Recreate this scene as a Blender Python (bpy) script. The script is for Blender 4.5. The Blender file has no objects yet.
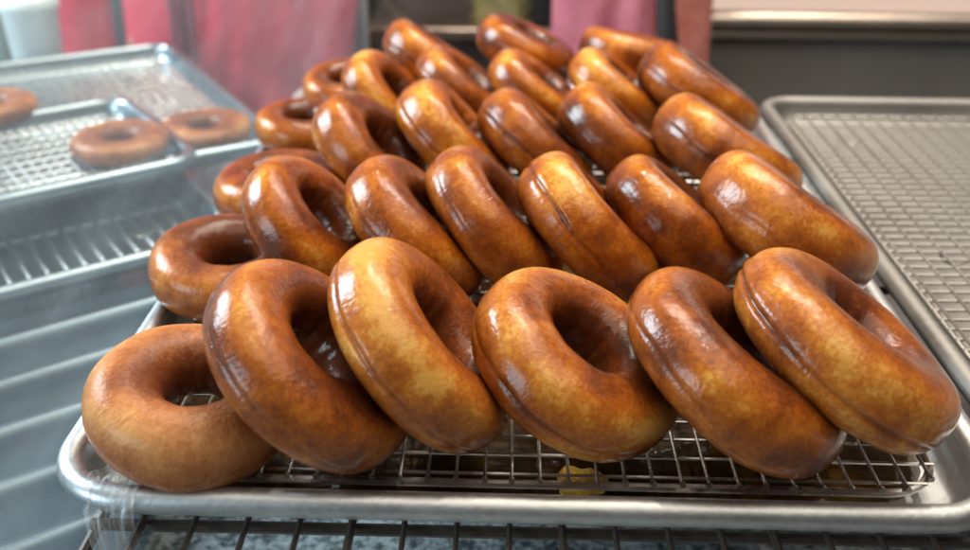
import bpy, math, random
import numpy as np
from mathutils import Vector, Matrix
random.seed(7)
S = bpy.context.scene
COL = S.collection
PI = math.pi
R_ = math.radians

# ------------------------------------------------------------------ node helpers
def new_mat(name):
    m = bpy.data.materials.new(name); m.use_nodes = True
    nt = m.node_tree
    return m, nt, nt.nodes['Principled BSDF']

def N(nt, kind, **kw):
    n = nt.nodes.new(kind)
    for k, v in kw.items():
        if k.startswith('i_'):
            n.inputs[k[2:].replace('_', ' ')].default_value = v
        else:
            setattr(n, k, v)
    return n

def math_node(nt, op, a, b=None, clamp=False):
    n = nt.nodes.new('ShaderNodeMath'); n.operation = op; n.use_clamp = clamp
    for i, x in enumerate((a, b)):
        if x is None: continue
        if isinstance(x, (int, float)): n.inputs[i].default_value = x
        else: nt.links.new(x, n.inputs[i])
    return n.outputs[0]

def ramp(nt, fac, stops, interp='LINEAR'):
    n = nt.nodes.new('ShaderNodeValToRGB'); n.color_ramp.interpolation = interp
    e = n.color_ramp.elements
    while len(e) < len(stops): e.new(0.5)
    for i, (p, c) in enumerate(stops):
        e[i].position = p
        e[i].color = (*c, 1) if len(c) == 3 else c
    nt.links.new(fac, n.inputs[0])
    return n.outputs[0]

def noise(nt, vec, scale, detail=4, rough=.55, dist=0.0):
    n = nt.nodes.new('ShaderNodeTexNoise')
    n.inputs['Scale'].default_value = scale; n.inputs['Detail'].default_value = detail
    n.inputs['Roughness'].default_value = rough; n.inputs['Distortion'].default_value = dist
    nt.links.new(vec, n.inputs['Vector'])
    return n.outputs['Fac']

def mapping(nt, vec, scale=(1, 1, 1), rot=(0, 0, 0)):
    n = nt.nodes.new('ShaderNodeMapping')
    n.inputs['Scale'].default_value = scale; n.inputs['Rotation'].default_value = rot
    nt.links.new(vec, n.inputs['Vector'])
    return n.outputs[0]

def bump(nt, height, strength, dist, normal=None):
    n = nt.nodes.new('ShaderNodeBump')
    n.inputs['Strength'].default_value = strength; n.inputs['Distance'].default_value = dist
    nt.links.new(height, n.inputs['Height'])
    if normal is not None: nt.links.new(normal, n.inputs['Normal'])
    return n.outputs[0]

def objco(nt):
    return nt.nodes.new('ShaderNodeTexCoord').outputs['Object']

# ------------------------------------------------------------------ materials
def mat_doughnut():
    m, nt, p = new_mat('doughnut_glaze')
    L = nt.links.new
    oi = nt.nodes.new('ShaderNodeObjectInfo')
    sep = nt.nodes.new('ShaderNodeSeparateColor'); L(oi.outputs['Color'], sep.inputs[0])
    pale, dry, seed = sep.outputs[0], sep.outputs[1], sep.outputs[2]
    va = nt.nodes.new('ShaderNodeVectorMath'); va.operation = 'ADD'
    comb = nt.nodes.new('ShaderNodeCombineXYZ')
    s50 = math_node(nt, 'MULTIPLY', seed, 7.0)
    for i in range(3): L(s50, comb.inputs[i])
    L(objco(nt), va.inputs[0]); L(comb.outputs[0], va.inputs[1])
    co = va.outputs[0]
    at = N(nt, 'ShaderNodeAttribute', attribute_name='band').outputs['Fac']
    seam = N(nt, 'ShaderNodeAttribute', attribute_name='seam').outputs['Fac']
    n1 = noise(nt, co, 26, 3, .5, .3)
    n2 = noise(nt, co, 95, 5, .62, .6)
    n3 = noise(nt, co, 420, 4, .7)
    n4 = noise(nt, co, 52, 6, .7, 1.2)
    a = math_node(nt, 'MULTIPLY', n1, 1.75)
    b = math_node(nt, 'MULTIPLY', n2, .50)
    c = math_node(nt, 'MULTIPLY', n3, .80)
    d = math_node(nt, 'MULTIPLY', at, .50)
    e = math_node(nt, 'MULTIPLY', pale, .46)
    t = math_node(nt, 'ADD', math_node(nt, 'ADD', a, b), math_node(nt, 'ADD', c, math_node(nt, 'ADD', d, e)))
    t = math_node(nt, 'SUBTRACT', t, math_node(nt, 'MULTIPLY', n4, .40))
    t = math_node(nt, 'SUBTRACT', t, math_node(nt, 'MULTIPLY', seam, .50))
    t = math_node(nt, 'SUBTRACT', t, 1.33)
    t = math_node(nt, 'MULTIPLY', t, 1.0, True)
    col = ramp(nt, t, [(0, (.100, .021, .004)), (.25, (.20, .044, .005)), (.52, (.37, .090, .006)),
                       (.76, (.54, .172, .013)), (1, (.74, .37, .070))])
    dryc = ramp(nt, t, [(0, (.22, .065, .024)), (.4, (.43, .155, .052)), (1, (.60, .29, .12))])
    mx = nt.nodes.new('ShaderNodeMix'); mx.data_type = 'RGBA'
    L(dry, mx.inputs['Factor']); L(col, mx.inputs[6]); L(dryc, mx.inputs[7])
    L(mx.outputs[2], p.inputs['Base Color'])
    # crinkled sugar film
    w = noise(nt, mapping(nt, co, (1.5, 1.5, .7)), 150, 3, .55, 1.2)
    fine = noise(nt, co, 520, 2, .5)
    mid = noise(nt, co, 60, 3, .5)
    wd = math_node(nt, 'MULTIPLY', noise(nt, mapping(nt, co, (1, 1, .6)), 95, 5, .62, .7), dry)
    b0 = bump(nt, wd, .8, .0022)
    b1 = bump(nt, w, .28, .0011, b0)
    b2 = bump(nt, fine, .30, .00035, b1)
    b3 = bump(nt, mid, .45, .0022, b2)
    L(b3, p.inputs['Normal'])
    crk = noise(nt, mapping(nt, co, (1.3, 1.3, .8)), 270, 3, .6, 1.0)
    cb0 = bump(nt, w, .22, .0011); cb1 = bump(nt, crk, .33, .0006, cb0); cb = bump(nt, fine, .35, .0003, cb1)
    L(cb, p.inputs['Coat Normal'])
    rg = math_node(nt, 'ADD', math_node(nt, 'MULTIPLY', n2, .22), .34)
    rg = math_node(nt, 'ADD', rg, math_node(nt, 'MULTIPLY', dry, .15))
    L(rg, p.inputs['Roughness'])
    cw = math_node(nt, 'SUBTRACT', 1.0, math_node(nt, 'MULTIPLY', dry, .75), True)
    L(cw, p.inputs['Coat Weight'])
    cr = math_node(nt, 'ADD', math_node(nt, 'MULTIPLY', math_node(nt, 'SUBTRACT', n4, .42, True), .30), .03)
    p.inputs['Specular IOR Level'].default_value = .10
    cr = math_node(nt, 'ADD', cr, math_node(nt, 'MULTIPLY', dry, .2))
    L(cr, p.inputs['Coat Roughness'])
    p.inputs['Coat IOR'].default_value = 1.42
    p.inputs['Subsurface Weight'].default_value = .12
    p.inputs['Subsurface Radius'].default_value = (.006, .0025, .0008)
    p.inputs['Subsurface Scale'].default_value = 1.0
    return m

def mat_metal(name, col, rough=.35, brushed=(1, 1, 1), bscale=120, bstr=.15, metallic=1.0, spots=0.0):
    m, nt, p = new_mat(name)
    co = objco(nt)
    n1 = noise(nt, mapping(nt, co, brushed), bscale, 4, .6)
    n2 = noise(nt, co, 14, 4, .6)
    c = ramp(nt, math_node(nt, 'ADD', math_node(nt, 'MULTIPLY', n1, .45), math_node(nt, 'MULTIPLY', n2, .55)),
             [(.25, tuple(x * .72 for x in col)), (.5, col), (.75, tuple(min(1, x * 1.12) for x in col))])
    nt.links.new(c, p.inputs['Base Color'])
    p.inputs['Metallic'].default_value = metallic
    r = math_node(nt, 'ADD', math_node(nt, 'MULTIPLY', n2, .25), rough - .12)
    r = math_node(nt, 'ADD', r, math_node(nt, 'MULTIPLY', n1, .08))
    nt.links.new(r, p.inputs['Roughness'])
    nt.links.new(bump(nt, n1, bstr, .0005), p.inputs['Normal'])
    return m

def mat_plain(name, c1, c2, scale=30, rough=.6, bstr=.2, bdist=.002, metallic=0.0, stretch=(1, 1, 1), coat=0):
    m, nt, p = new_mat(name)
    co = objco(nt)
    n1 = noise(nt, mapping(nt, co, stretch), scale, 5, .6)
    nt.links.new(ramp(nt, n1, [(.3, c1), (.7, c2)]), p.inputs['Base Color'])
    p.inputs['Roughness'].default_value = rough; p.inputs['Metallic'].default_value = metallic
    p.inputs['Coat Weight'].default_value = coat
    nt.links.new(bump(nt, n1, bstr, bdist), p.inputs['Normal'])
    return m

def mat_terrazzo():
    m, nt, p = new_mat('speckled_stone')
    co = objco(nt)
    n1 = noise(nt, co, 55, 6, .7); n2 = noise(nt, co, 220, 3, .6)
    t = math_node(nt, 'ADD', math_node(nt, 'MULTIPLY', n1, .7), math_node(nt, 'MULTIPLY', n2, .3))
    nt.links.new(ramp(nt, t, [(.38, (.06, .07, .075)), (.46, (.16, .185, .19)), (.53, (.33, .37, .375)), (.62, (.50, .54, .545))]), p.inputs['Base Color'])
    p.inputs['Roughness'].default_value = .18
    return m

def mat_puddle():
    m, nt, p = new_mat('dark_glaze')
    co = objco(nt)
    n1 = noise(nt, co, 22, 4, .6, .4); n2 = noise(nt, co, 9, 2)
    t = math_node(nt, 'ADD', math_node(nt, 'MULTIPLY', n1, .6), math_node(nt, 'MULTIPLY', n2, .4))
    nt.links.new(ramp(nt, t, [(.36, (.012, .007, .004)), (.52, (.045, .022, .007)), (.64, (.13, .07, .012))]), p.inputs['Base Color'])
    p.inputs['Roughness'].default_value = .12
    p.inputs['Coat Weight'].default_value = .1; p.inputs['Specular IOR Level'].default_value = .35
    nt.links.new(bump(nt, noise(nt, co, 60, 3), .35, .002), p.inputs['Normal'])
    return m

def mat_pane():
    """clear smudged sheet; its reflected veil is painted as a milky streaked film"""
    m, nt, p = new_mat('veiled_glass')
    nt.nodes.remove(p)
    out = nt.nodes['Material Output']
    co = objco(nt)
    n1 = noise(nt, mapping(nt, co, (1, .8, 5.0), (R_(24), 0, 0)), 6, 2, .5, 0)
    n2 = noise(nt, mapping(nt, co, (1, 26, 2.5), (R_(-35), 0, 0)), 9, 3, .6, 0)
    n3 = noise(nt, co, 3.2, 3, .5)
    t = math_node(nt, 'ADD', math_node(nt, 'MULTIPLY', n1, .45), math_node(nt, 'ADD', math_node(nt, 'MULTIPLY', n2, .2), math_node(nt, 'MULTIPLY', n3, .35)))
    fac = ramp(nt, t, [(.34, (.045, .045, .045)), (.52, (.085, .085, .085)), (.68, (.145, .145, .145))])  # milky share: reflected haze painted in, plus smudges
    tr = nt.nodes.new('ShaderNodeBsdfTransparent'); tr.inputs[0].default_value = (.93, .975, .98, 1)
    tl = nt.nodes.new('ShaderNodeBsdfTranslucent'); tl.inputs[0].default_value = (.70, .80, .84, 1)
    df = nt.nodes.new('ShaderNodeBsdfDiffuse'); df.inputs[0].default_value = (.70, .79, .82, 1)
    m1 = nt.nodes.new('ShaderNodeMixShader'); m1.inputs[0].default_value = .5
    m2 = nt.nodes.new('ShaderNodeMixShader')
    nt.links.new(tl.outputs[0], m1.inputs[1]); nt.links.new(df.outputs[0], m1.inputs[2])
    nt.links.new(fac, m2.inputs[0]); nt.links.new(tr.outputs[0], m2.inputs[1]); nt.links.new(m1.outputs[0], m2.inputs[2])
    nt.links.new(m2.outputs[0], out.inputs['Surface'])
    return m

def mat_film():
    m, nt, p = new_mat('clear_film')
    co = objco(nt)
    n1 = noise(nt, mapping(nt, co, (9, 9, .8)), 26, 3, .55, .3)
    nt.links.new(ramp(nt, n1, [(.36, (.04, .04, .04)), (.55, (.24, .24, .24)), (.72, (.62, .62, .62))]), p.inputs['Alpha'])
    p.inputs['Base Color'].default_value = (.82, .86, .88, 1)
    p.inputs['Roughness'].default_value = .10
    nt.links.new(bump(nt, n1, .8, .002), p.inputs['Normal'])
    return m

M = {
 'dough': mat_doughnut(),
 'alu': mat_metal('worn_aluminium', (.60, .62, .63), .42, (1, 1, 1), 260, .35),
 'alu_cool': mat_metal('cool_aluminium', (.35, .40, .43), .28, (1, 1, 1), 200, .3),
 'alu_dull': mat_metal('dull_aluminium', (.36, .355, .34), .56, (1, 1, 1), 200, .35),
 'dull_wire': mat_metal('dull_wire', (.42, .41, .39), .40, (1, 1, 1), 300, .1),
 'milky_glass': mat_pane(),
 'chrome': mat_metal('chrome_wire', (.62, .60, .57), .24, (1, 1, 1), 300, .1),
 'shelf_wire': mat_plain('dark_coated_wire', (.055, .040, .032), (.10, .075, .06), 120, .38, .1, .0005),
 'steel': mat_metal('brushed_steel', (.66, .56, .49), .26, (1, 30, 30), 30, .1),
 'rib': mat_metal('ribbed_steel', (.19, .225, .255), .30, (2, 40, 40), 12, .12),
 'dark_panel': mat_plain('dark_panel', (.24, .232, .222), (.29, .28, .27), 6, .42, .05, .002, 0, (2, 2, .5)),
 'stone': mat_terrazzo(), 'puddle': mat_puddle(), 'film': mat_film(),
 'gold': mat_plain('reflection_gold', (.92, .44, .008), (1.0, .80, .07), 520, .30, .9, .002, 0, (1, 1, 1), .8),
 'skin': mat_plain('skin', (.50, .27, .18), (.58, .33, .23), 40, .5),
 'hair': mat_plain('dark_hair', (.012, .010, .009), (.03, .022, .018), 200, .45, .4, .002, 0, (6, 6, 1)),
 'red': mat_plain('red_cotton', (.60, .008, .035), (.72, .02, .07), 25, .75, .5, .006),
 'maroon': mat_plain('maroon_cotton', (.16, .012, .03), (.26, .03, .05), 25, .75, .5, .006),
 'pink': mat_plain('salmon_cotton', (.66, .20, .17), (.76, .29, .24), 25, .75, .5, .006),
 'magenta': mat_plain('magenta_cotton', (.46, .10, .15), (.58, .18, .22), 25, .75, .5, .006),
 'black': mat_plain('black_cloth', (.015, .015, .018), (.035, .03, .032), 40, .7),
 'eye': mat_plain('eye', (.75, .73, .7), (.8, .78, .75), 20, .2),
 'floor': mat_plain('floor_tile', (.07, .055, .045), (.11, .09, .075), 6, .45),
 'white_plastic': mat_plain('white_plastic', (.62, .68, .68), (.76, .80, .80), 20, .3),
 'green_plastic': mat_plain('pale_green_plastic', (.34, .42, .38), (.46, .52, .47), 20, .3),
 'khaki': mat_plain('khaki_paper', (.30, .28, .11), (.42, .40, .20), 20, .6, .6, .01),
 'grey_steel': mat_metal('grey_steel', (.44, .43, .40), .38, (30, 30, 1), 20, .1),
}

# ------------------------------------------------------------------ mesh helpers
class MB:
    def __init__(self): self.v = []; self.f = []
    def add(self, v, f):
        o = len(self.v); self.v += [tuple(x) for x in v]; self.f += [tuple(i + o for i in q) for q in f]; return self
    def tube(self, pts, r, n=8, closed=False, caps=True):
        pts = [Vector(p) for p in pts]; k = len(pts)
        rr = r if isinstance(r, (list, tuple)) else [r] * k
        v = []; prev = None
        for i in range(k):
            if closed: t = pts[(i + 1) % k] - pts[i - 1]
            else: t = pts[min(i + 1, k - 1)] - pts[max(i - 1, 0)]
            t.normalize()
            if prev is None:
                a = Vector((0, 0, 1)) if abs(t.z) < .9 else Vector((1, 0, 0))
            else: a = prev
            x = (a - t * a.dot(t)).normalized(); prev = x; y = t.cross(x)
            for j in range(n):
                g = 2 * PI * j / n
                v.append(pts[i] + (x * math.cos(g) + y * math.sin(g)) * rr[i])
        f = []
        for i in range(k if closed else k - 1):
            for j in range(n):
                a = i * n + j; b = i * n + (j + 1) % n
                c = ((i + 1) % k) * n + (j + 1) % n; d = ((i + 1) % k) * n + j
                f.append((a, b, c, d))
        if not closed and caps:
            f.append(tuple(reversed(range(n)))); f.append(tuple((k - 1) * n + j for j in range(n)))
        return self.add(v, f)
    def box(self, x0, x1, y0, y1, z0, z1, b=.003):
        # bevelled box: three nested chamfer loops
        v = []
        for (z, i) in ((z0, b), (z0 + b, 0), (z1 - b, 0), (z1, b)):
            for (sx, sy) in ((0, 0), (1, 0), (1, 1), (0, 1)):
                X0, X1, Y0, Y1 = x0 + i, x1 - i, y0 + i, y1 - i
                c = b if i == 0 else b * .6
                px = X1 if sx else X0; py = Y1 if sy else Y0
                dx = -c if sx else c; dy = -c if sy else c
                if (sx, sy) in ((0, 0), (1, 1)): v += [(px, py + dy, z), (px + dx, py, z)]
                else: v += [(px + dx, py, z), (px, py + dy, z)]
        f = []
        for i in range(3):
            for j in range(8):
                f.append((i * 8 + j, i * 8 + (j + 1) % 8, (i + 1) * 8 + (j + 1) % 8, (i + 1) * 8 + j))
        f.append(tuple(reversed(range(8)))); f.append(tuple(24 + j for j in range(8)))
        return self.add(v, f)
    def lathe(self, prof, n=32, c=(0, 0, 0)):
        v = [(c[0] + r * math.cos(2 * PI * j / n), c[1] + r * math.sin(2 * PI * j / n), c[2] + z) for r, z in prof for j in range(n)]
        f = [(i * n + j, i * n + (j + 1) % n, (i + 1) * n + (j + 1) % n, (i + 1) * n + j) for i in range(len(prof) - 1) for j in range(n)]
        f.append(tuple(reversed(range(n)))); f.append(tuple((len(prof) - 1) * n + j for j in range(n)))
        return self.add(v, f)
    def build(self, name, mat, parent=None, smooth=True, loc=None, rotz=0):
        me = bpy.data.meshes.new(name); me.from_pydata(self.v, [], self.f); me.materials.append(mat)
        if smooth:
            me.polygons.foreach_set('use_smooth', [True] * len(me.polygons))
            try: me.set_sharp_from_angle(angle=R_(42))
            except Exception: pass
        o = bpy.data.objects.new(name, me); COL.objects.link(o)
        if parent: o.parent = parent
        if loc: o.location = loc
        o.rotation_euler.z = rotz
        return o

def tag(o, label=None, cat=None, group=None, kind=None):
    if label: o['label'] = label
    if cat: o['category'] = cat
    if group: o['group'] = group
    if kind: o['kind'] = kind
    return o

def empty(name, loc, rotz=0):
    o = bpy.data.objects.new(name, None); COL.objects.link(o); o.location = loc; o.rotation_euler.z = rotz
    o.empty_display_size = .02
    return o

def rrect(hw, hd, r, n=10):
    p = []
    for (sx, sy, a0) in ((1, 1, 0), (-1, 1, 90), (-1, -1, 180), (1, -1, 270)):
        for i in range(n + 1):
            a = R_(a0 + 90 * i / n)
            p.append((sx * (hw - r) + r * math.cos(a), sy * (hd - r) + r * math.sin(a)))
    return p

# ------------------------------------------------------------------ sheet pans and racks
def sheet_pan(name, w, d, loc, rotz, mat, depth=.0245, corner=.036):
    """origin at the centre of the underside; rim top at z=depth"""
    b = .0066
    prof = []
    for a in (300, 265, 235, 205, 180, 155, 130, 105, 80, 55, 30, 5):
        prof.append((b - b * math.cos(R_(180 - a)) if False else b + b * math.cos(R_(a)), depth - b + b * math.sin(R_(a))))
    # prof runs: under the bead, round its outside, over the top, to the inside
    prof = [(i, z) for i, z in prof]
    prof += [(2 * b + .0012, depth - 2 * b), (.0165, .0085), (.0185, .0040), (.0225, .0016), (.030, .0010)]
    under = [(b + .003, depth - 2 * b + .0006), (.0140, .0085), (.0165, .0030), (.0215, 0.0), (.03, 0.0)]
    rings = list(reversed(under)) + prof
    mb = MB(); v = []; f = []
    n = len(rrect(1, 1, .1))
    for (ins, z) in rings:
        for (x, y) in rrect(w / 2 - ins, d / 2 - ins, max(.008, corner - ins)): v.append((x, y, z))
    for i in range(len(rings) - 1):
        for j in range(n):
            f.append((i * n + j, i * n + (j + 1) % n, (i + 1) * n + (j + 1) % n, (i + 1) * n + j))
    f.append(tuple(range(n))); f.append(tuple(reversed([(len(rings) - 1) * n + j for j in range(n)])))
    f = [tuple(reversed(q)) for q in f]
    mb.add(v, f)
    return mb.build(name, mat, None, True, loc, rotz)

def wire_rack(name, w, d, loc, rotz, height, pitch_x, pitch_y, rw=.0009, feet=True, mat='chrome'):
    """origin on the pan floor, wire tops at z=height"""
    root = empty(name, loc, rotz)
    fr = .0021
    zf = height - 2 * rw - fr
    MB().tube([(x, y, zf) for x, y in rrect(w / 2 - fr, d / 2 - fr, .028, 8)], fr, 8, True).build('frame', M[mat], root)
    g = MB(); cr = .028
    def clip(t, half, other):      # how far a wire reaches before the rounded corner
        e = abs(t) - (half - cr)
        return other - (cr - math.sqrt(max(0, cr * cr - e * e)) if e > 0 else 0) - fr * .4
    nx = int((w - .01) / pitch_x); ny = int((d - .01) / pitch_y)
    for i in range(nx + 1):
        x = (i - nx / 2) * pitch_x; L = clip(x, w / 2, d / 2)
        jit = random.uniform(-.0004, .0004)
        g.tube([(x + jit, -L - .001, height - rw), (x + jit, -L + .0012, height - rw), (x + jit, -L + .002, height - rw), (x, 0, height - rw * 1.1), (x + jit, L, height - rw)], [rw * 1.7, rw * 1.7, rw, rw, rw], 6)
        
    for i in range(ny + 1):
        y = (i - ny / 2) * pitch_y; L = clip(y, d / 2, w / 2)
        g.tube([(-L, y, height - rw * 2.6), (L, y, height - rw * 2.6)], rw, 6)
    g.build('wire_grid', M[mat], root)
    if feet:
        for sx in (-1, 1):
            for sy in (-1, 0, 1):
                x, y = sx * (w / 2 - .05), sy * (d / 2 - .06)
                MB().tube([(x - .012, y, zf), (x - .008, y, .004), (x, y, .0012), (x + .008, y, .004), (x + .012, y, zf)], .0012, 6).build('foot', M[mat], root)
    return root

# main pan: outer 0.457 x 0.66, rim top at z=0
PAN_Z = -.0245
pan = sheet_pan('sheet_pan', .4535, .652, (-.0062, .3335, PAN_Z), R_(-.35), M['alu'], .0245, .044)
tag(pan, 'worn aluminium sheet pan holding the pile of glazed doughnuts', 'tray', 'aluminium sheet pans')
rack = wire_rack('cooling_rack', .398, .600, (-.007, .333, PAN_Z + .001), R_(-.35), .0175, .0132, .0150)
tag(rack, 'chrome wire cooling rack lying under the piled doughnuts', 'cooling rack', 'wire cooling racks')

# glaze that dripped through the rack
pts = []
for i in range(160):
    a = 2 * PI * i / 160
    c, s = math.cos(a), math.sin(a)
    k = 1 / max(abs(c) ** 11 + abs(s) ** 11, 1e-6) ** (1 / 11)
    wob = 1 - .012 - .006 * math.sin(7 * a + 1) - .004 * math.sin(13 * a) - .002 * math.sin(23 * a + 2)
    pts.append((.2065 * c * k * wob, .303 * s * k * wob))
mb = MB(); n = 160
v = [(x, y, 0) for x, y in pts] + [(x * .985, y * .99, .0011) for x, y in pts] + [(x * .95, y * .965, .0015) for x, y in pts] + [(0, 0, .0015)]
f = [(r * n + i, r * n + (i + 1) % n, (r + 1) * n + (i + 1) % n, (r + 1) * n + i) for r in range(2) for i in range(n)]
f += [(2 * n + i, 2 * n + (i + 1) % n, 3 * n) for i in range(n)]
mb.add(v, f)
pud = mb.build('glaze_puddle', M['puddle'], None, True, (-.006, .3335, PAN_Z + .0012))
tag(pud, 'dark shiny pool of dripped glaze under the cooling rack', 'glaze')

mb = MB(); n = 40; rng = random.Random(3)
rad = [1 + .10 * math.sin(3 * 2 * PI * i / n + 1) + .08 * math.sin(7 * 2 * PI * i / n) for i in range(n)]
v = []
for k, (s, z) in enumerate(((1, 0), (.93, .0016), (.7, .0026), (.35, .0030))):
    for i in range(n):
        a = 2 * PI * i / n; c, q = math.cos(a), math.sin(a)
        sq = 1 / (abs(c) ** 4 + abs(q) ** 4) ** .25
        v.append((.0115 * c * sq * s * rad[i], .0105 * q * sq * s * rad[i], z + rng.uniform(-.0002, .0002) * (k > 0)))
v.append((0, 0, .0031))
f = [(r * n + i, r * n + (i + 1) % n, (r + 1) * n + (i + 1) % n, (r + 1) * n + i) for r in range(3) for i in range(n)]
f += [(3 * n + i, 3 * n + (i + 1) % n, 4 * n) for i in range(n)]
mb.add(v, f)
GOLD = mb.build('golden_reflection', M['gold'], None, True, (.019, .0515, PAN_Z + .0029))  # flat yellow spot added to imitate a golden reflection in the glaze pool
tag(GOLD, 'golden reflection modelled as a flat spot under the front of the rack', 'reflection')

# ------------------------------------------------------------------ doughnuts
# (centre, axis, diameter, half thickness, paleness, dryness, seam strength, label)
D = [
 ((-0.169, 0.058, 0.0182), (0.1492, -0.095, 0.9842), 0.0997, 0.37, 0.55, 0.8, 0.3, 'dull unglazed looking brown doughnut lying flat in the front left tray corner'),
 ((-0.1104, 0.0581, 0.0415), (0.6987, 0.0126, 0.7153), 0.1153, 0.345, 0.3, 0.14, 0.5, 'brown front row doughnut leaning on the dull flat corner one'),
 ((-0.0591, 0.0703, 0.0444), (0.7691, 0.0782, 0.6343), 0.1161, 0.345, 0.95, 0.12, 0.9, 'palest golden front row doughnut, standing steepest, third from the left'),
 ((0.0143, 0.0744, 0.0361), (0.5096, -0.1226, 0.8516), 0.1117, 0.35, 0.78, 0.08, 0.8, 'golden front row doughnut showing its hole most fully, above the painted golden reflection'),
 ((0.0892, 0.0688, 0.0364), (0.5713, 0.013, 0.8206), 0.1211, 0.32, 0.22, 0.06, 0.5, 'deep brown front row doughnut, second from the right end of its row'),
 ((0.1427, 0.0764, 0.045), (0.5451, 0.005, 0.8383), 0.122, 0.32, 0.8, 0.12, 1.6, 'rightmost front row doughnut, golden with a dark ridge round its rim'),
 ((-0.1882, 0.2067, 0.014), (0.0437, -0.0519, 0.9977), 0.0995, 0.36, 0.1, 0.3, 0.2, 'dark brown doughnut lying flat at the left tray edge in the second row'),
 ((-0.1382, 0.2169, 0.0408), (0.7192, -0.0778, 0.6905), 0.0964, 0.36, 0.42, 0.0, 0.3, 'second row doughnut with an open dark hole, leaning beside the dark flat one'),
 ((-0.0739, 0.2162, 0.0383), (0.7185, 0.077, 0.6913), 0.1074, 0.37, 0.45, 0.0, 0.4, 'second row doughnut directly behind the palest front row one'),
 ((-0.0269, 0.2206, 0.0426), (0.7419, 0.0768, 0.6661), 0.1061, 0.37, 0.38, 0.05, 0.3, 'smooth brown second row doughnut behind the gap between the two golden front ones'),
 ((0.0299, 0.2152, 0.0408), (0.7441, 0.1486, 0.6514), 0.1077, 0.4, 0.8, 0.0, 1.5, 'second row doughnut with a deep crease along its pale golden side'),
 ((0.0852, 0.2349, 0.0372), (0.6615, 0.1001, 0.7432), 0.1043, 0.395, 0.28, 0.0, 0.2, 'dark second row doughnut with wrinkled glaze, just left of the long right end one'),
 ((0.1531, 0.2227, 0.0411), (0.532, 0.1157, 0.8388), 0.1194, 0.39, 0.45, 0.1, 0.5, 'rightmost second row doughnut, long and reddish against the right tray rim'),
 ((-0.1827, 0.3351, 0.0123), (0.006, -0.0105, 0.9999), 0.0998, 0.36, 0.2, 0.05, 0.3, 'flat doughnut at the left edge in the third row with a bright window glint'),
 ((-0.1197, 0.3626, 0.0342), (0.6867, -0.0617, 0.7243), 0.0994, 0.375, 0.25, 0.05, 0.5, 'third row doughnut with a half hidden hole, second from the left'),
 ((-0.0584, 0.3779, 0.0375), (0.7182, 0.0792, 0.6914), 0.104, 0.39, 0.68, 0.0, 1.1, 'golden third row doughnut with a bright streak on its left shoulder'),
 ((0.0046, 0.3792, 0.0341), (0.6416, 0.1003, 0.7604), 0.1009, 0.39, 0.25, 0.05, 1.1, 'brown creased third row doughnut behind the deep creased golden one'),
 ((0.066, 0.3888, 0.0354), (0.6308, 0.0643, 0.7733), 0.1049, 0.395, 0.3, 0.0, 0.3, 'smooth brown third row doughnut, second from the right end of its row'),
 ((0.1413, 0.3492, 0.0394), (0.5114, 0.1339, 0.8488), 0.1155, 0.4, 0.45, 0.05, 0.8, 'rightmost third row doughnut, lying low along the right tray rim'),
 ((-0.1923, 0.4761, 0.0122), (0.0779, -0.0614, 0.9951), 0.0861, 0.36, 0.3, 0.05, 0.3, 'small flat doughnut at the left edge in the fourth row'),
 ((-0.1237, 0.5014, 0.0319), (0.7216, -0.0984, 0.6853), 0.0912, 0.375, 0.62, 0.0, 0.4, 'golden fourth row doughnut leaning in front of the small rearmost flat one'),
 ((-0.1719, 0.5858, 0.0139), (0.0719, -0.1412, 0.9874), 0.0863, 0.36, 0.45, 0.05, 0.2, 'small flat doughnut rearmost at the left edge of the tray'),
 ((-0.0583, 0.5063, 0.0386), (0.6449, 0.0672, 0.7613), 0.0954, 0.39, 0.42, 0.05, 0.4, 'brown fourth row doughnut, third from the left edge of the tray'),
 ((0.0051, 0.5003, 0.0392), (0.5999, 0.0302, 0.7995), 0.0909, 0.39, 0.72, 0.0, 0.3, 'small golden fourth row doughnut under the large dark one at the top'),
 ((0.0758, 0.5011, 0.0382), (0.6137, 0.0417, 0.7884), 0.0985, 0.39, 0.78, 0.0, 0.4, 'bright golden fourth row doughnut, second from the right end of its row'),
 ((0.1433, 0.4903, 0.0408), (0.5585, 0.0699, 0.8265), 0.1152, 0.4, 0.25, 0.0, 0.8, 'rightmost fourth row doughnut, dark brown before the rear right tray corner'),
 ((-0.0925, 0.5927, 0.0409), (0.5669, 0.1218, 0.8147), 0.0984, 0.385, 0.32, 0.0, 1.4, 'leftmost of the three rear row doughnuts, with a dark crease along its end'),
 ((-0.0025, 0.5909, 0.0513), (0.4343, 0.0546, 0.8991), 0.1012, 0.39, 0.2, 0.0, 0.3, 'topmost dark brown doughnut in the middle of the rear row, with a white glint'),
 ((0.0966, 0.5909, 0.048), (0.2108, 0.1652, 0.9635), 0.1014, 0.39, 0.25, 0.05, 0.4, 'rearmost right doughnut seen edge on before the person in pink'),
]
ZR = PAN_Z + .001 + .0175
FR, FA, FH = .648, .338, .36
NU, NV = 176, 116

def frame_of(n):
    n = n / np.linalg.norm(n)
    a = np.cross(n, [0, 1, 0]); a /= np.linalg.norm(a)
    return np.stack([a, np.cross(n, a), n], 1)

def sinnoise(P, rng, freq, k=10):
    out = np.zeros(len(P))
    for _ in range(k):
        d = rng.normal(size=3); d /= np.linalg.norm(d)
        out += np.sin(P @ d * freq * rng.uniform(.6, 1.5) + rng.uniform(0, 6.28))
    return out / math.sqrt(k)

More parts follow.
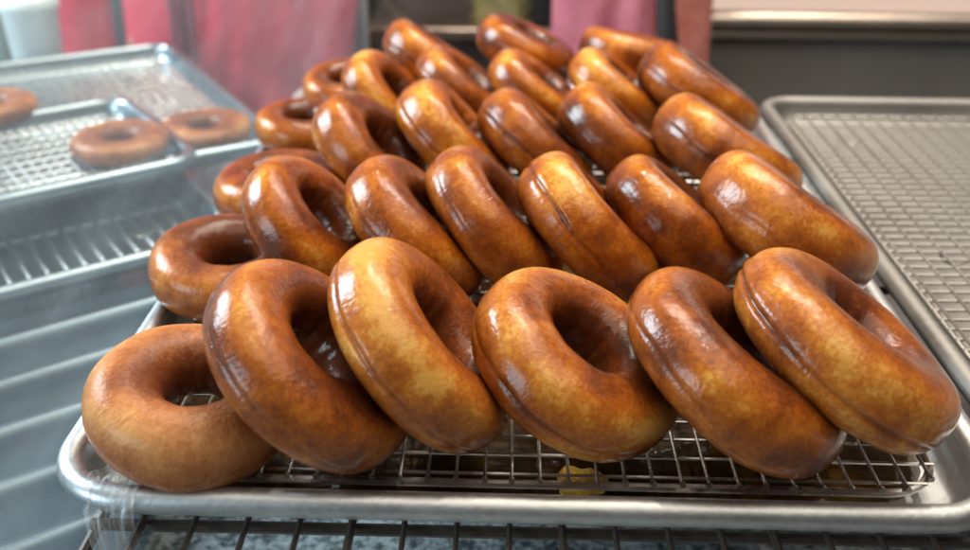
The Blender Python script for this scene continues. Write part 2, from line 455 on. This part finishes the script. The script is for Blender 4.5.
def torus_field(P, q):
    """signed distance to another doughnut and its outward direction"""
    c, F, Rm, a, h = q
    l = (P - c) @ F
    rho = np.hypot(l[:, 0], l[:, 1]) + 1e-9
    dr = rho - Rm
    s = np.sqrt((dr / a) ** 2 + (l[:, 2] / h) ** 2) + 1e-9
    g = np.stack([l[:, 0] / rho * dr / a ** 2, l[:, 1] / rho * dr / a ** 2, l[:, 2] / h ** 2], 1)
    g /= (np.linalg.norm(g, axis=1)[:, None] + 1e-9)
    return (s - 1) * min(a, h), g @ F.T

def doughnut_local(dia, fh, seamk, rng):
    Rm, a, h = dia / 2 * FR, dia / 2 * FA, dia / 2 * fh
    U, Vv = np.meshgrid(np.linspace(0, 2 * PI, NU, endpoint=False), np.linspace(0, 2 * PI, NV, endpoint=False), indexing='ij')
    U = U.ravel(); Vv = Vv.ravel()
    cu, su, cv, sv = np.cos(U), np.sin(U), np.cos(Vv), np.sin(Vv)
    ex = 2.3
    sup = 1 / (np.abs(cv) ** ex + np.abs(sv) ** ex) ** (1 / ex)
    X = np.stack([(Rm + a * cv) * cu, (Rm + a * cv) * su, h * sv], 1)
    lump = sinnoise(X, rng, 55, 8) * .026 + sinnoise(X, rng, 130, 10) * .013 + sinnoise(X, rng, 420, 12) * .0022
    tw = 1 + .05 * np.sin(U + rng.uniform(0, 6)) + .03 * np.sin(2 * U + rng.uniform(0, 6))
    ph0 = R_(-13) + .10 * np.sin(U + rng.uniform(0, 6)) + .05 * np.sin(3 * U + rng.uniform(0, 6)) + .02 * np.sin(9 * U + rng.uniform(0, 6))
    dv = (Vv - ph0 + PI) % (2 * PI) - PI
    fade = .60 + .40 * np.sin(U + rng.uniform(0, 6)) * np.sin(2 * U + rng.uniform(0, 6))
    fade *= .72 + .28 * np.sin(7 * U + rng.uniform(0, 6)) * np.sin(4 * U + rng.uniform(0, 6))
    groove = np.exp(-(dv / (.055 + .02 * np.sin(5 * U + rng.uniform(0, 6)))) ** 2) * fade
    ledge = np.exp(-((dv - .17) / .12) ** 2) * fade + .4 * np.exp(-((dv + .16) / .10) ** 2) * fade
    wr = np.exp(-((dv) / .5) ** 2) * np.sin(U * 34 + 3 * np.sin(5 * U)) * .003
    s = (sup * tw * (1 + lump)) - seamk * (.085 * groove - .038 * ledge) + wr * seamk
    # folds toward the hole
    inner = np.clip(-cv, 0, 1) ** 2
    s += inner * .018 * np.sin(U * 11 + 2 * np.sin(3 * U + rng.uniform(0, 6)))
    x = np.stack([(Rm + a * s * cv) * cu, (Rm + a * s * cv) * su, h * s * sv], 1)
    x[:, 0] *= 1 + rng.uniform(-.025, .025)
    off = rng.uniform(-.05, .05, 2) * dia / 2          # hole a little off centre
    x[:, :2] += off * (np.clip(-cv, 0, 1) * .8)[:, None]
    pv = (Vv + PI) % (2 * PI) - PI
    band = np.exp(-((pv - R_(38)) / R_(34)) ** 2) + .5 * np.exp(-((pv + R_(30)) / R_(22)) ** 2) - .85 * inner  # last term: browned hole wall, with the hole's shade put into the colour
    return x, np.clip(band, -1, 1), groove * min(seamk, 1.3)

FACES = []
for i in range(NU):
    for j in range(NV):
        FACES.append((i * NV + j, ((i + 1) % NU) * NV + j, ((i + 1) % NU) * NV + (j + 1) % NV, i * NV + (j + 1) % NV))

def doughnut_mesh(name, x, band, seam):
    me = bpy.data.meshes.new(name)
    me.from_pydata(x.tolist(), [], FACES)
    me.polygons.foreach_set('use_smooth', [True] * len(me.polygons))
    for nm, arr in (('band', band), ('seam', seam)):
        at = me.attributes.new(nm, 'FLOAT', 'POINT'); at.data.foreach_set('value', arr.astype(np.float32))
    me.materials.append(M['dough'])
    return me

fields = []
for (c, n, dia, fh, *_r) in D:
    fields.append((np.array(c), frame_of(np.array(n)), dia / 2 * FR, dia / 2 * FA, dia / 2 * fh))
for i, (c, n, dia, fh, pale, dry, seamk, label) in enumerate(D):
    rng = np.random.default_rng(100 + i)
    x, band, seam = doughnut_local(dia, fh, seamk, rng)
    F = fields[i][1]
    # spin about the axis so no two show the same side
    sp = rng.uniform(0, 6.28); Rz = np.array([[math.cos(sp), -math.sin(sp), 0], [math.sin(sp), math.cos(sp), 0], [0, 0, 1]])
    W = (x @ Rz.T) @ F.T + np.array(c)
    for j, q in enumerate(fields):          # soft dough gives way where neighbours press on it
        if j == i or np.linalg.norm(q[0] - np.array(c)) > .13: continue
        d, g = torus_field(W, q)
        W += g * (np.clip(.0004 - d, 0, None) * (.52 if abs(j - i) > 0 else 0))[:, None]
    low = np.clip(ZR - W[:, 2], 0, None)
    W[:, 2] += low
    loc = (W - np.array(c)) @ F
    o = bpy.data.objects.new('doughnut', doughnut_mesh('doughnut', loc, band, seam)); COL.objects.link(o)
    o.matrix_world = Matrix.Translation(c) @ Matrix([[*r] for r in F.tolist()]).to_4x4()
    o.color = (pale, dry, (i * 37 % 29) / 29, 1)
    tag(o, label, 'doughnut', 'glazed doughnuts piled on the tray')

# ------------------------------------------------------------------ right pan
pan2 = sheet_pan('sheet_pan', .457, .66, (.2275 + .2285, .300, PAN_Z), 0, M['alu_dull'])
tag(pan2, 'empty aluminium sheet pan with a bare rack, at the right', 'tray', 'aluminium sheet pans')
rack2 = wire_rack('cooling_rack', .412, .610, (.2275 + .2285, .300, PAN_Z + .001), 0, .0135, .0160, .0120, .0010, True, 'dull_wire')
tag(rack2, 'bare wire cooling rack lying in the empty right pan', 'cooling rack', 'wire cooling racks')

# ------------------------------------------------------------------ coated wire shelf the pans stand on
sh = empty('wire_shelf', (.262, .28, -.16))
g = MB(); zt = .16 - .0262
for i in range(39):
    x = -.452 + i * .0248
    g.tube([(x, -.40, zt - .0022), (x, .40, zt - .0022)], .0015 if i % 4 else .0021, 6)
g.build('wire_grid', M['shelf_wire'], sh)
for y in (-.252, -.0, .25):
    MB().tube([(-.478, y, zt - .0072), (.478, y, zt - .0072)], .0030, 8).build('cross_bar', M['shelf_wire'], sh)
MB().tube([(x, y, zt - .0130) for x, y in rrect(.478, .41, .012)], .003, 8, True).build('frame', M['shelf_wire'], sh)
for sx in (-.45, .47):
    for sy in (-.38, .38):
        MB().tube([(sx, sy, 0), (sx, sy, zt - .0130)], .005, 10).build('leg', M['shelf_wire'], sh)
tag(sh, 'dark coated wire shelf carrying the sheet pans above the speckled counter', 'shelf')

# ------------------------------------------------------------------ counter and floor
ctr = MB().box(-1.6, 1.6, -.6, 1.0, -.20, -.16, .006).build('stone_counter', M['stone'])
tag(ctr, 'speckled grey stone counter top below the wire shelf', 'counter')
fl = MB().add([(-6, -3, -1.05), (6, -3, -1.05), (6, 7, -1.05), (-6, 7, -1.05)], [(0, 1, 2, 3)]).build('floor', M['floor'])
fl['kind'] = 'structure'

# ------------------------------------------------------------------ left: stacked pans and ribbed steel
def local_corner(nr, w, d, rot):
    """centre of a pan from its near right corner"""
    u = Vector((math.cos(rot), math.sin(rot), 0)); v_ = Vector((-math.sin(rot), math.cos(rot), 0))
    c = Vector((nr[0], nr[1], 0)) - u * (w / 2) + v_ * (d / 2)
    return c
rotL = R_(33)
c = local_corner((-.243, .640), .66, .457, R_(32))
big = sheet_pan('sheet_pan', .66, .457, (c.x, c.y, -.0800), R_(32), M['alu_cool'])
tag(big, 'large aluminium pan at the upper left, under the smaller pan', 'tray', 'aluminium sheet pans')
rk = wire_rack('cooling_rack', .61, .410, (c.x, c.y, -.0790), R_(32), .0130, .0130, .0200)
tag(rk, 'wire cooling rack in the large upper left pan behind the small pan', 'cooling rack', 'wire cooling racks')
c3 = local_corner((-.303, .548), .33, .236, R_(37))
small = sheet_pan('sheet_pan', .33, .236, (c3.x, c3.y, -.0655), R_(37), M['alu_cool'])
tag(small, 'small aluminium pan with a single doughnut, stacked at the upper left', 'tray', 'aluminium sheet pans')
rk3 = wire_rack('cooling_rack', .285, .192, (c3.x, c3.y, -.0645), R_(37), .0130, .0110, .0200, .0012)
tag(rk3, 'wire cooling rack under the single doughnut in the small pan', 'cooling rack', 'wire cooling racks')
c2 = local_corner((-.246, .468), .457, .33, R_(36))
low = sheet_pan('sheet_pan', .457, .33, (c2.x, c2.y, -.1055), R_(36), M['alu_cool'])
tag(low, 'lowest aluminium pan at the left, half under the large pan', 'tray', 'aluminium sheet pans')
rk2 = wire_rack('cooling_rack', .41, .285, (c2.x, c2.y, -.1045), R_(36), .0160, .0150, .0900, .0024)
tag(rk2, 'wire cooling rack showing as a strip in the lowest left pan', 'cooling rack', 'wire cooling racks')

def far_doughnut(p, dia, tilt, pale, dry, seed, label):
    rng = np.random.default_rng(seed)
    x, band, seam = doughnut_local(dia, FH, .4, rng)
    x[:, 2] *= .64
    o = bpy.data.objects.new('doughnut', doughnut_mesh('doughnut', x, band, seam)); COL.objects.link(o)
    o.location = p; o.rotation_euler = (tilt, 0, seed)
    o.color = (pale, dry, (seed % 11) / 11, 1)
    tag(o, label, 'doughnut', 'doughnuts left in the pans at the left')
far_doughnut((-.394, .572, -.0515 + .0115), .096, 0, -.9, .85, 211, 'lone dull doughnut lying flat on the rack of the small left pan')
far_doughnut((-.568, .672, -.0515 + .0115), .096, 0, -.9, .85, 223, 'doughnut at the left frame edge in the small pan')
far_doughnut((-.336, .655, -.0660 + .0115), .096, 0, -.9, .85, 237, 'doughnut in the large left pan, just right of the small pan')

# ribbed steel sheet
mb = MB(); v = []; f = []
a = R_(36); ux, uy = math.cos(a), math.sin(a); vx, vy = -uy, ux
ox, oy = -.246 - .02, .470 + .02
nv, nu = 320, 24
XR = -.250
top = []
for i in range(nv + 1):
    s = -i / nv * .62          # towards the viewer
    ph = (s / .062) % 1.0
    z = .0175 * math.sin(2 * PI * ph) + .004 * math.sin(4 * PI * ph + .8)
    bx, by = ox + vx * s, oy + vy * s
    t1 = (XR - bx) / ux
    for j in range(nu + 1):
        t = t1 - .62 * (1 - j / nu)
        v.append((bx + ux * t, by + uy * t, -.1265 + z))
for i in range(nv):
    for j in range(nu):
        q = i * (nu + 1) + j
        f.append((q, q + 1, q + nu + 2, q + nu + 1))
o0 = len(v)
v += [(x, y, z - .0015) for x, y, z in v]
f += [tuple(reversed([k + o0 for k in q])) for q in f]
ring = [j for j in range(nu + 1)] + [i * (nu + 1) + nu for i in range(1, nv + 1)] + [nv * (nu + 1) + j for j in range(nu - 1, -1, -1)] + [i * (nu + 1) for i in range(nv - 1, 0, -1)]
for k in range(len(ring)):
    A, B = ring[k], ring[(k + 1) % len(ring)]
    f.append((B, A, A + o0, B + o0))
mb.add(v, f)
rib = mb.build('ribbed_sheet', M['rib'])
tag(rib, 'ribbed stainless steel sheet sloping away at the left of the doughnut tray', 'metal sheet')

# film strip over the corner of the pan
mb = MB(); v = []; f = []
path = [(-.196, .034, -.012), (-.2005, .026, -.004), (-.2045, .0185, .0012), (-.2075, .0110, .0030), (-.2090, .0035, .0010), (-.2090, -.0035, -.010),
        (-.2060, -.0080, -.026), (-.2010, -.0110, -.045), (-.1960, -.0150, -.066), (-.1930, -.0180, -.090), (-.191, -.020, -.118)]
P = [Vector(p) for p in path]
nn = 14
sm = []
for i in range(len(P) - 1):
    for k in range(6): sm.append(P[i].lerp(P[i + 1], k / 6))
sm.append(P[-1])
for i, p in enumerate(sm):
    wd = .0095 + .0105 * i / len(sm)
    for j in range(nn + 1):
        t = j / nn - .5
        v.append((p.x + .012 + t * 2 * wd * .9, p.y + .010 - t * wd * .5 + .0014 * math.sin(j * 1.9 + i * .05), p.z + .0006 * math.sin(j * 2.7 + i * .3) + .0030 * t * math.sin(i * .5)))
for i in range(len(sm) - 1):
    for j in range(nn):
        q = i * (nn + 1) + j; f.append((q, q + 1, q + nn + 2, q + nn + 1))
mb.add(v, f)
fs = mb.build('plastic_film', M['film'])
tag(fs, 'crumpled strip of clear plastic film over the front left tray corner', 'plastic film')

# ------------------------------------------------------------------ glass side of the display case
gp = empty('glass_panel', (-.2375, .48, -.1595))
MB().box(-.0008, .0008, -.74, .72, .0, .62, .0005).build('pane', M['milky_glass'], gp)
MB().box(-.005, .005, .7205, .738, .0, .62, .001).build('edge_channel', M['grey_steel'], gp)
tag(gp, 'hazy streaked glass side panel standing along the left of the doughnut tray', 'glass panel')

# ------------------------------------------------------------------ steel back counter at the right
bc = empty('back_counter', (.75, 1.62, -1.05))
mb = MB(); prof = []
# rolled front edge profile in y,z (local), extruded along x
zc = 1.05 - .064
for aa in range(-90, 91, 15): prof.append((-.315 - .018 * math.cos(R_(aa)), zc - .018 + .018 * math.sin(R_(aa))))
prof = prof[::-1]
prof = [(.33, zc)] + prof + [(-.300, zc - .036), (-.300, zc - .050), (.33, zc - .050)]
k = len(prof); v = []; f = []
for x in (-.62, 1.1):
    for (y, z) in prof: v.append((x, y, z))
for i in range(k): f.append((i, (i + 1) % k, k + (i + 1) % k, k + i))
f.append(tuple(reversed(range(k)))); f.append(tuple(k + i for i in range(k)))
mb.add(v, f).build('worktop', M['steel'], bc)
MB().box(-.60, 1.08, -.285, .30, .05, zc - .051, .004).build('cabinet', M['dark_panel'], bc)
MB().box(-.598, 1.078, -.300, -.286, .08, zc - .058, .004).build('front_panel', M['dark_panel'], bc)
tag(bc, 'stainless steel back counter with a dark cabinet front at the right', 'counter')

# ------------------------------------------------------------------ shelf unit in the middle at the back
su = empty('shelf_unit', (-.10, 1.55, -1.05))
for (x, y) in ((-.175, -.15), (.19, -.15), (-.175, .15), (.19, .15)):
    MB().box(x - .010, x + .010, y - .010, y + .010, 0, 1.35, .002).build('post', M['grey_steel'], su, False)
for z in (.20, .55, .905, 1.19):
    MB().box(-.164, .179, -.148, .15, z, z + .022, .004).build('shelf', M['steel'], su)
MB().box(-.164, .179, .152, .158, .02, 1.3, .002).build('back_panel', M['dark_panel'], su)
tag(su, 'grey steel shelf unit with pale shelf edges behind the doughnuts', 'shelf unit')

mb = MB(); v = []; f = []
for i in range(15):
    t = i / 14; z = t * .12; w = .052 * (1 - .35 * t ** 2); dd = .035 * (1 - .85 * t ** 1.5)
    for j in range(28):
        q = 2 * PI * j / 28; wob = 1 + .10 * math.sin(q * 5 + i * .7) + .05 * math.sin(q * 9 - i)
        v.append((w * math.cos(q) * wob, dd * math.sin(q) * wob, z))
for i in range(14):
    for j in range(28): f.append((i * 28 + j, i * 28 + (j + 1) % 28, (i + 1) * 28 + (j + 1) % 28, (i + 1) * 28 + j))
f.append(tuple(reversed(range(28)))); f.append(tuple(14 * 28 + j for j in range(28)))
bag = mb.add(v, f).build('paper_bag', M['khaki'], None, True, (-.028, 1.47, -1.05 + .9275))
tag(bag, 'blurred khaki green crumpled bag on the shelf behind the doughnuts', 'bag')
cn = empty('canister', (.050, 1.445, -1.05 + .9275))
MB().lathe([(.020, 0), (.024, .003), (.024, .095), (.021, .100)], 28).build('body', M['black'], cn)
MB().lathe([(.0225, .1005), (.025, .103), (.025, .116), (.021, .120)], 28).build('lid', M['black'], cn)
tag(cn, 'small black canister on the shelf beside the khaki bag', 'canister')

# ------------------------------------------------------------------ containers at the upper left
tub = empty('plastic_tub', (-.745, 1.02, -.16))
MB().lathe([(.040, 0), (.044, .003), (.052, .20), (.053, .205)], 32).build('body', M['green_plastic'], tub)
MB().lathe([(.055, .2055), (.056, .208), (.056, .218), (.052, .222)], 32).build('lid', M['white_plastic'], tub)
tag(tub, 'pale green plastic tub at the far upper left', 'tub')
cup = empty('paper_cup', (-.655, .985, -.16))
MB().lathe([(.026, 0), (.0275, .004), (.036, .150), (.0375, .152), (.0375, .156)], 32).build('body', M['white_plastic'], cup)
MB().lathe([(.039, .1565), (.040, .158), (.0385, .170), (.034, .174)], 32).build('lid', M['white_plastic'], cup)
tag(cup, 'white lidded cup beside the pale green tub at the upper left', 'cup')

# ------------------------------------------------------------------ people behind the counter
def skin_mesh(name, verts, edges, radii, mat, parent, root=0, sub=2):
    me = bpy.data.meshes.new(name); me.from_pydata(verts, edges, [])
    o = bpy.data.objects.new(name, me); COL.objects.link(o)
    m = o.modifiers.new('s', 'SKIN'); m.use_smooth_shade = True
    for i, r in enumerate(radii):
        sv = me.skin_vertices[0].data[i]
        sv.radius = r if isinstance(r, (tuple, list)) else (r, r)
        sv.use_root = (i == root)
    s = o.modifiers.new('d', 'SUBSURF'); s.levels = sub; s.render_levels = sub
    dg = bpy.context.evaluated_depsgraph_get(); dg.update()
    nm = bpy.data.meshes.new_from_object(o.evaluated_get(dg))
    o.modifiers.clear(); o.data = nm; bpy.data.meshes.remove(me); nm.name = name
    nm.materials.clear(); nm.materials.append(mat)
    nm.polygons.foreach_set('use_smooth', [True] * len(nm.polygons))
    o.parent = parent
    return o

def person(loc, rotz, shirt, trousers, label, arm_l, arm_r, wide=1.0):
    root = empty('person', loc, rotz)
    hip, waist, chest, neck = .92, 1.04, 1.28, 1.45
    V = []; E = []; Rr = []
    def p(x, y, z, r, par=None):
        V.append((x, y, z)); Rr.append(r)
        if par is not None: E.append((par, len(V) - 1))
        return len(V) - 1
    pel = p(0, 0, hip, (.135 * wide, .105)); wa = p(0, 0, waist, (.125 * wide, .095), pel); ch = p(0, 0, chest, (.145 * wide, .10), wa)
    sh_ = p(0, .01, 1.40, (.085, .07), ch); ne = p(0, .005, 1.46, .052, sh_)
    jaw = p(0, -.012, 1.53, (.062, .070), ne); hd = p(0, -.005, 1.60, (.074, .090), jaw); tp = p(0, .005, 1.66, (.060, .075), hd)
    for s, arm in ((-1, arm_l), (1, arm_r)):
        k = p(s * (.04 + .13 * wide), .01, 1.38, .052, sh_)
        e = p(*arm[0], .040, k); w = p(*arm[1], .029, e)
        d = (Vector(arm[1]) - Vector(arm[0])).normalized()
        pm = Vector(arm[1]) + d * .055; hp = p(*pm, (.034, .018), w)
        side = d.cross(Vector((1, 0, 0)) if abs(d.x) < .6 else Vector((0, 1, 0))).normalized()
        for fi, ln in ((-1.5, .062), (-.5, .078), (.5, .072), (1.5, .055)):
            b0 = pm + side * fi * .016 + d * .028
            q = p(*b0, .0088, hp); q = p(*(b0 + d * ln * .5 + Vector((0, -.006, 0))), .0080, q); p(*(b0 + d * ln + Vector((0, -.018, 0))), .0068, q)
        tb = Vector(arm[1]) + d * .03 - side * .028 + Vector((0, -.012, 0)); q = p(*tb, .011, w); p(*(tb + d * .035 - side * .012), .009, q)
        k = p(s * .085 * wide, 0, .84, .080 * wide, pel); k2 = p(s * .095 * wide, -.01, .48, .056 * wide, k); k3 = p(s * .10 * wide, .015, .09, .040, k2); p(s * .105 * wide, -.13, .035, (.036, .028), k3)
    skin_mesh('body', V, E, Rr, M['skin'], root)
    # shirt: torso and sleeves
    V = []; E = []; Rr = []
    pel = p(0, 0, .68, (.160 * wide, .130)); pel = p(0, 0, .88, (.160 * wide, .125), pel); wa = p(0, 0, 1.04, (.145 * wide, .115), pel); ch = p(0, 0, chest, (.160 * wide, .118), wa); sh_ = p(0, .01, 1.395, (.095, .085), ch)
    for s, arm in ((-1, arm_l), (1, arm_r)):
        k = p(s * (.04 + .13 * wide), .01, 1.38, .066, sh_); e = p(*arm[0], .056, k)
        fr = Vector(arm[0]).lerp(Vector(arm[1]), 1.0); p(*fr, .046, e)
    skin_mesh('shirt', V, E, Rr, shirt, root)
    V = []; E = []; Rr = []
    pel = p(0, 0, .90, (.140 * wide, .11))
    for s in (-1, 1):
        k = p(s * .088 * wide, 0, .80, .098 * wide, pel); k2 = p(s * .097 * wide, -.01, .48, .074 * wide, k); p(s * .10 * wide, .012, .10, .062, k2)
    skin_mesh('trousers', V, E, Rr, trousers, root)
    # hair, eyes, nose, mouth, ears
    mb = MB(); v = []; f = []
    for i in range(13):
        th = PI * .62 * i / 12
        for j in range(28):
            q = 2 * PI * j / 28
            drop = .75 + .55 * max(0, math.sin(q))
            r = math.sin(th * drop if th * drop < PI else PI)
            v.append((.082 * r * math.cos(q), .012 + .100 * r * math.sin(q), 1.615 + .088 * math.cos(min(th * drop, PI))))
    for i in range(12):
        for j in range(28): f.append((i * 28 + j, i * 28 + (j + 1) % 28, (i + 1) * 28 + (j + 1) % 28, (i + 1) * 28 + j))
    mb.add(v, f).build('hair', M['hair'], root)
    for s in (-1, 1):
        MB().lathe([(.001, -.011), (.007, -.009), (.011, 0), (.007, .009), (.001, .011)], 14, (s * .030, -.086, 1.592)).build('eye', M['eye'], root)
        MB().lathe([(.002, -.028), (.009, -.020), (.012, 0), (.010, .020), (.002, .028)], 12, (s * .076, .0, 1.580)).build('ear', M['skin'], root)
    MB().tube([(0, -.088, 1.598), (0, -.100, 1.575), (0, -.106, 1.558), (0, -.090, 1.550)], [.007, .010, .013, .006], 10).build('nose', M['skin'], root)
    MB().tube([(-.022, -.074, 1.528), (0, -.086, 1.526), (.022, -.074, 1.528)], [.003, .006, .003], 8).build('mouth', M['maroon'], root)
    tag(root, label, 'person')
    return root

p1 = person((-.49, 1.28, -1.05), 0, M['red'], M['maroon'], 'person in a red top standing behind the pans at the upper left',
            ((-.215, -.02, 1.10), (-.205, -.03, .84)), ((.195, .0, 1.10), (.170, -.04, .84)), 1.05)
p2 = person((.176, 1.20, -1.05), 0, M['pink'], M['black'], 'person in a salmon pink top with a magenta apron standing behind the pile',
            ((-.145, .10, 1.12), (-.04, .16, 1.04)), ((.165, .07, 1.12), (.05, .17, 1.04)), .86)
def apron(root, x0, x1, z0, z1, rx, ry, mat, name='apron'):
    mb = MB(); v = []; f = []; nx, nz = 30, 40
    for k, off in enumerate((0, .006)):
        for i in range(nz + 1):
            z = z0 + (z1 - z0) * i / nz
            for j in range(nx + 1):
                x = x0 + (x1 - x0) * j / nx
                q = max(-1, min(1, x / rx))
                y = -ry * math.sqrt(max(0, 1 - q * q)) - .012 - off + .0045 * math.sin(j * .33 + i * .30 + math.sin(i * .35)) + .0022 * math.sin(j * .62 - i * .42 + 1)
                v.append((x, y, z))
    n1 = (nx + 1) * (nz + 1)
    for i in range(nz):
        for j in range(nx):
            q = i * (nx + 1) + j
            f.append((q + n1, q + 1 + n1, q + nx + 2 + n1, q + nx + 1 + n1)); f.append((q + nx + 1, q + nx + 2, q + 1, q))
    ring = list(range(nx + 1)) + [i * (nx + 1) + nx for i in range(1, nz + 1)] + [nz * (nx + 1) + j for j in range(nx - 1, -1, -1)] + [i * (nx + 1) for i in range(nz - 1, 0, -1)]
    for k in range(len(ring)):
        A, B = ring[k], ring[(k + 1) % len(ring)]; f.append((A, B, B + n1, A + n1))
    return mb.add(v, f).build(name, mat, root)
apron(p2, -.130, .006, .62, 1.22, .175, .135, M['magenta'])
MB().tube([(.030, -.150, 1.14), (.022, -.156, 1.05), (.034, -.156, .97), (.026, -.150, .90)], [.010, .014, .016, .006], 10).build('apron_tie', M['black'], p2)
apron(p1, .020, .17, .55, 1.20, .20, .140, M['red'])
apron(p1, -.030, .012, .60, 1.16, .20, .140, M['maroon'], 'apron_strap')

# ------------------------------------------------------------------ lamps and added fills
def area(name, loc, target, sx, sy, power, col):
    l = bpy.data.lights.new(name, 'AREA'); l.shape = 'RECTANGLE'; l.size = sx; l.size_y = sy; l.energy = power; l.color = col
    o = bpy.data.objects.new(name, l); COL.objects.link(o); o.location = loc
    o.rotation_euler = (Vector(target) - Vector(loc)).to_track_quat('-Z', 'Y').to_euler()
    return o
def spot_dot(name, loc, power, col, r=.03):
    l = bpy.data.lights.new(name, 'POINT'); l.energy = power; l.color = col; l.shadow_soft_size = r
    o = bpy.data.objects.new(name, l); COL.objects.link(o); o.location = loc
    return o
area('window_light', (-1.45, .75, .80), (0, .3, 0), .80, .64, 42, (.82, .92, 1.0))
area('ceiling_panel', (.35, .10, 1.85), (.05, .30, 0), 2.6, 1.9, 35, (1.0, .89, .74))
area('side_fill', (-1.35, -.75, .35), (-.2, .3, -.1), .8, .6, 12, (.80, .91, 1.0))  # unseen fill added to light the counter and the left pans
area('back_fill', (.1, .95, 1.7), (.2, 1.35, -.1), 1.2, .4, 22, (1.0, .90, .80))  # overhead fill added to brighten the people and the back counter
area('worktop_fill', (.6, 2.6, .55), (.5, 1.2, -.1), 2.2, .7, 6, (1.0, .80, .70))  # unseen source added for the steel worktop to reflect
for (x, y) in ((-.35, 1.35), (.05, 1.15), (.45, 1.45), (.9, 1.2), (.25, .25)):
    spot_dot('ceiling_spot', (x, y, 1.45), 11, (1.0, .86, .68), .022)

w = bpy.data.worlds.new('World'); S.world = w; w.use_nodes = True
bg = w.node_tree.nodes['Background']; bg.inputs[0].default_value = (.95, .92, .90, 1); bg.inputs[1].default_value = .07

# ------------------------------------------------------------------ camera
cam = bpy.data.cameras.new('camera'); co = bpy.data.objects.new('camera', cam); COL.objects.link(co)
co.location = (-.02325, -.33257, .29260); co.rotation_euler = (1.09061491, -.00857697, .02058398)
cam.sensor_width = 36; cam.lens = 36 * .98767752 / .970
cam.clip_start = .01; cam.clip_end = 50
cam.dof.use_dof = True; cam.dof.focus_distance = .49; cam.dof.aperture_fstop = 6.0
S.camera = co
S.view_settings.view_transform = 'Standard'; S.view_settings.look = 'None'; S.view_settings.exposure = 0; S.view_settings.gamma = 1
S.render.engine = 'CYCLES'
S.cycles.use_denoising = True
S.cycles.max_bounces = 8
S.render.resolution_x = 1024; S.render.resolution_y = 581
